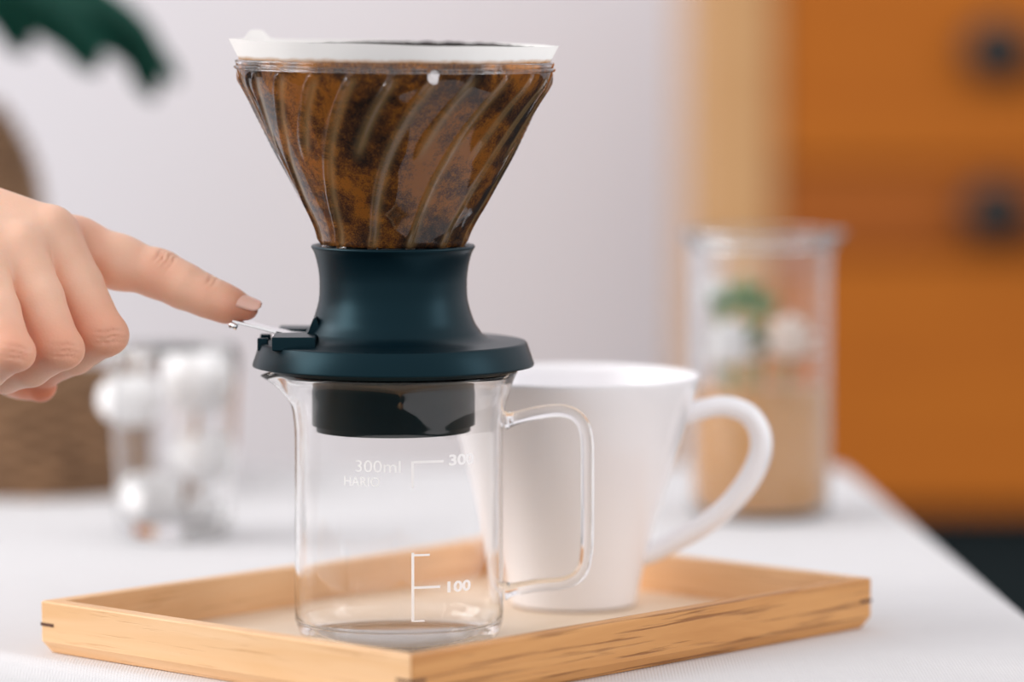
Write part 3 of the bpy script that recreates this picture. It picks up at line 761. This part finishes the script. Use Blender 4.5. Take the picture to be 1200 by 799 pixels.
# ------------------------------------------------------------------ hand
def surface_nets(vol, origin, h):
    nx, ny, nz = vol.shape; ins = vol < 0
    c = ins[:-1, :-1, :-1].astype(np.int8)
    cnt = np.zeros((nx - 1, ny - 1, nz - 1), np.int8)
    for i in (0, 1):
        for j in (0, 1):
            for k in (0, 1): cnt += ins[i:nx - 1 + i, j:ny - 1 + j, k:nz - 1 + k]
    act = (cnt > 0) & (cnt < 8)
    idx = np.full(act.shape, -1, np.int64); A = np.argwhere(act); idx[act] = np.arange(len(A))
    acc = np.zeros((len(A), 3)); num = np.zeros(len(A))
    corners = [(i, j, k) for i in (0, 1) for j in (0, 1) for k in (0, 1)]
    for a in corners:
        for b in corners:
            if sum(b) - sum(a) == 1 and sum(abs(np.array(b) - np.array(a))) == 1:
                va = vol[A[:, 0] + a[0], A[:, 1] + a[1], A[:, 2] + a[2]]; vb_ = vol[A[:, 0] + b[0], A[:, 1] + b[1], A[:, 2] + b[2]]
                m = (va < 0) != (vb_ < 0); t = np.where(m, va / np.where(m, va - vb_, 1), 0)
                pos = np.array(a)[None] + t[:, None] * (np.array(b) - np.array(a))[None]
                acc += pos * m[:, None]; num += m
    V = origin + (A + acc / num[:, None]) * h
    faces = []
    for ax in range(3):
        sl0 = [slice(None)] * 3; sl1 = [slice(None)] * 3; sl0[ax] = slice(0, -1); sl1[ax] = slice(1, None)
        e = ins[tuple(sl0)] != ins[tuple(sl1)]; E = np.argwhere(e)
        u, v = [q_ for q_ in range(3) if q_ != ax]
        ok = (E[:, u] > 0) & (E[:, v] > 0) & (E[:, u] < vol.shape[u] - 1) & (E[:, v] < vol.shape[v] - 1); E = E[ok]
        def cell(du, dv):
            q_ = E.copy(); q_[:, u] -= du; q_[:, v] -= dv; return idx[q_[:, 0], q_[:, 1], q_[:, 2]]
        Q = np.stack([cell(1, 1), cell(0, 1), cell(0, 0), cell(1, 0)], 1)
        flip = ins[E[:, 0], E[:, 1], E[:, 2]]
        if ax == 1: flip = ~flip
        Q[~flip] = Q[~flip][:, ::-1]
        faces.append(Q)
    return V, np.concatenate(faces)

YH = Y0 - 0.001
def J(x, y, d): 
    p = px(x, y, YH + d); return np.array(p[:])
def seg_sdf(P, a, b, ra, rb):
    ab = b - a; t = np.clip(((P - a) @ ab) / (ab @ ab), 0, 1)
    d = np.sqrt((((P - a) - t[:, None] * ab) ** 2).sum(1))
    return d - (ra + (rb - ra) * t)
def smin(a, b, k):
    h = np.clip(0.5 + 0.5 * (b - a) / k, 0, 1); return b + (a - b) * h - k * h * (1 - h)
def make_hand():
    h = 0.00075
    lo = J(-330, 150, 0) ; lo = np.array([px(-330, 0, YH).x, YH - 0.072, px(0, 520, YH).z]); hi = np.array([px(325, 0, YH).x, YH + 0.062, px(0, 190, YH).z])
    lo[2] = px(0, 500, YH).z; hi[2] = px(0, 150, YH).z
    n_ = np.ceil((hi - lo) / h).astype(int)
    gx, gy, gz = [lo[i] + np.arange(n_[i]) * h for i in range(3)]
    G = np.stack(np.meshgrid(gx, gy, gz, indexing='ij'), -1).reshape(-1, 3).astype(np.float32)
    def chain(pts, rs, k=0.004):
        d = None
        for a, b, ra, rb in zip(pts, pts[1:], rs, rs[1:]):
            s_ = seg_sdf(G, a, b, ra, rb); d = s_ if d is None else smin(d, s_, k)
        return d
    mm = 0.001
    idx_ = [J(92, 291, .013), J(140, 308, .010), J(188, 322, .007), J(216, 336, .004), J(243, 348, .002), J(266, 357, .001), J(288.5, 361.5, 0)]
    d_i = chain(idx_, [10.4 * mm, 9.6 * mm, 8.5 * mm, 7.8 * mm, 7.0 * mm, 6.3 * mm, 4.5 * mm])
    mid = [J(58, 275, -.002), J(92, 335, -.009), J(119, 391, -.016), J(88, 415, -.004), J(52, 430, .008), J(10, 425, .012)]
    d_m = chain(mid, [10.8 * mm, 9.0 * mm, 8.6 * mm, 7.4 * mm, 7.4 * mm, 6.5 * mm], 0.002)
    rng = [J(20, 294, -.016), J(46, 350, -.024), J(68, 407, -.031), J(36, 430, -.020), J(5, 438, -.008), J(-30, 425, .000)]
    d_r = chain(rng, [10.4 * mm, 8.8 * mm, 8.3 * mm, 7.2 * mm, 7.2 * mm, 6.3 * mm], 0.002)
    pky = [J(-22, 318, -.028), J(-4, 365, -.038), J(13, 411, -.045), J(-14, 434, -.035), J(-45, 440, -.022), J(-70, 425, -.012)]
    d_p = chain(pky, [9.6 * mm, 8.3 * mm, 7.6 * mm, 6.6 * mm, 6.4 * mm, 5.6 * mm], 0.002)
    def knob(dd, c_, to, r_):
        return smin(dd, np.sqrt(((G - (c_ + to)) ** 2).sum(1)) - r_, 0.003)
    d_m = knob(d_m, J(119, 391, -.016), np.array([.0040, -.001, -.0008]), .0058)
    d_r = knob(d_r, J(68, 407, -.031), np.array([.0038, -.001, -.0012]), .0056)
    d_p = knob(d_p, J(13, 411, -.045), np.array([.0034, -.001, -.0012]), .0052)
    thb = [J(-190, 330, .030), J(-95, 385, .030), J(-20, 425, .026), J(25, 440, .020), J(47, 452, .014)]
    d_t = chain(thb, [17 * mm, 13 * mm, 9.5 * mm, 8.2 * mm, 6.3 * mm])
    wr = J(-215, 285, -.004)
    d_h = None
    for a, ra, b, rb in ((J(88, 290, .013), 10.0, J(-190, 215, .022), 14), (J(56, 277, -.002), 11.0, J(-190, 205, .008), 15), (J(18, 297, -.016), 10.6, J(-190, 232, -.012), 15), (J(-24, 320, -.028), 9.8, J(-195, 272, -.026), 15),
                         (J(10, 330, .008), 11.0, J(-180, 320, .010), 19), (J(-30, 345, -.008), 10.0, J(-180, 335, -.012), 18)):
        s_ = seg_sdf(G, a, b, ra * mm, rb * mm); d_h = s_ if d_h is None else smin(d_h, s_, 0.010)
    for a, b in ((J(-200, 250, -.010), J(-420, 215, -.010)), (J(-200, 255, .012), J(-420, 220, .008))):
        d_h = smin(d_h, seg_sdf(G, a, b, 0.021, 0.024), 0.012)
    d = d_h
    d = smin(d, d_i, 0.006)
    for q_, k in ((d_m, 0.0017), (d_r, 0.0017), (d_p, 0.0017)): d = smin(d, q_, k)
    # fingers against each other keep a crease: tiny blend
    d = smin(d, d_t, 0.0018)
    # skin creases: shallow grooves across the joints
    def groove(a, b, r, depth):
        nonlocal d
        s_ = seg_sdf(G, a, b, 0.0, 0.0)
        d = d + depth * np.exp(-(s_ / r) ** 2)
    def ridge(a, r, height):
        nonlocal d
        s_ = np.sqrt(((G - a) ** 2).sum(1)); d = d - height * np.exp(-(s_ / r) ** 2)
    def crease(c_, axis, offs, w_, depth, R_):
        nonlocal d
        axis = axis / np.linalg.norm(axis); rel = G - c_; q_ = rel @ axis
        q_ = q_ + 0.0004 * np.sin(rel[:, 1] * 900 + rel[:, 0] * 300)
        fall = np.exp(-((rel ** 2).sum(1) / R_ ** 2))
        for o_ in offs: d = d + depth * fall * np.exp(-((q_ - o_) / w_) ** 2)
    ia = J(243, 348, .002) - J(140, 308, .010)
    crease(J(187, 322, .006) + np.array([.003, -.004, .0065]), ia, (-.0030, -.0012, .0008, .0028), .0006, .0010, .0055)
    crease(J(243, 348, .002) + np.array([.002, -.003, .0055]), ia, (-.0010, .0010), .0006, .0007, .0042)
    for a_, c_, b_ in ((mid[0], mid[2], mid[4]), (rng[0], rng[2], rng[4]), (pky[0], pky[2], pky[4])):
        t1 = (c_ - a_) / np.linalg.norm(c_ - a_); t2 = (b_ - c_) / np.linalg.norm(b_ - c_)
        tn = t1 + t2; ou = t1 - t2; ou = ou / np.linalg.norm(ou)
        crease(c_ + ou * .0085 + np.array([-.0015, -.003, 0.001]), tn, (-.0022, -.0002, .0016), .0006, .0010, .0055)
    # nail bed hollow
    d = d.reshape(n_)
    V, Fq = surface_nets(d.astype(np.float64), lo, h)
    me = bpy.data.meshes.new('hand'); me.from_pydata(V.tolist(), [], Fq.tolist()); me.update()
    for p in me.polygons: p.use_smooth = True
    # redness near joints and tips: part of the skin's own colour
    red = np.zeros(len(V))
    for c_, r_, w_ in ((J(119, 391, -.020), .012, .6), (J(68, 407, -.036), .012, .6), (J(13, 411, -.048), .011, .6), (J(186, 318, 0.0), .009, .35), (J(243, 345, -.004), .007, .3), (J(288, 366, -.002), .011, .9), (J(266, 366, -.004), .009, .5), (J(45, 460, .010), .016, 1.0), (J(92, 280, .006), .010, .5)):
        dd = np.sqrt(((V - c_) ** 2).sum(1)); red = np.maximum(red, w_ * np.exp(-(dd / r_) ** 2))
    at_ = me.attributes.new('redness', 'FLOAT', 'POINT'); at_.data.foreach_set('value', red.astype(np.float32))
    return me
n = N('skin'); n.set(Roughness=0.48, Subsurface_Weight=0.35, Subsurface_Scale=0.006, Specular_IOR_Level=0.4)
n.b.inputs['Subsurface Radius'].default_value = (1.0, 0.35, 0.2)
at = n.n('ShaderNodeAttribute', attribute_name='redness'); co = n.coord()
base = n.mix(n.noise(co, 90, 4), (0.84, 0.50, 0.35), (0.90, 0.58, 0.43))
n.col(n.mix(at.outputs['Fac'], base, (0.72, 0.26, 0.15)))
vo = n.n('ShaderNodeTexVoronoi'); vo.inputs['Scale'].default_value = 900; n.l(co, vo.inputs['Vector']); n.bump(vo.outputs[0], 0.15, 0.0003)
M_skin = n.m
hm = make_hand()
hand = link('person', hm, M_skin)
sm2 = hand.modifiers.new('smooth', 'SMOOTH'); sm2.factor = 0.5; sm2.iterations = 1
tag(hand, "person's right hand reaching in from the left, index finger pressing the lever", 'person')
# nail
n = N('fingernail'); n.set(Roughness=0.35, Subsurface_Weight=0.2, Subsurface_Scale=0.003); f = n.noise(n.coord(), 200, 2); n.col(n.mix(f, (0.93, 0.50, 0.40), (0.96, 0.56, 0.46))); M_nail = n.m
bm = bmesh.new(); a = Vector(J(266, 357, .001)); b = Vector(J(290, 361.5, 0)); ax = (Vector(J(304.5, 362.5, -0.0005)) - Vector(J(271, 352.5, .0))).normalized()
upv = Vector((0.0, -0.62, 0.78)); upv = (upv - ax * upv.dot(ax)).normalized(); sd = ax.cross(upv)
rows = []
p0 = Vector(J(271, 357.5, .0)); Ln = 35 * sc
for i in range(13):
    t = i / 12; w_ = 0.0042 * (sqrt(max(0.02, 1 - ((t - 0.7) / 0.31) ** 2)) if t > 0.7 else 1.0) * (sqrt(max(0.1, 1 - ((0.2 - t) / 0.24) ** 2)) if t < 0.2 else 1.0)
    rr = 0.0054 - 0.0015 * t + (-0.0006 if i == 0 else 0); row = []
    for j in range(9):
        s_ = (j / 8 - 0.5) * 2; ang = s_ * w_ / 0.0052
        c_ = p0 + ax * (Ln * t) + (upv * cos(ang) + sd * sin(ang)) * (rr + 0.0002)
        row.append(bm.verts.new(c_))
    rows.append(row)
for A, B in zip(rows, rows[1:]):
    for k in range(8): bm.faces.new((A[k], A[k + 1], B[k + 1], B[k]))
nl = obj('fingernail', bm, M_nail, hand); s_ = nl.modifiers.new('t', 'SOLIDIFY'); s_.thickness = 0.00035; s_.offset = 0
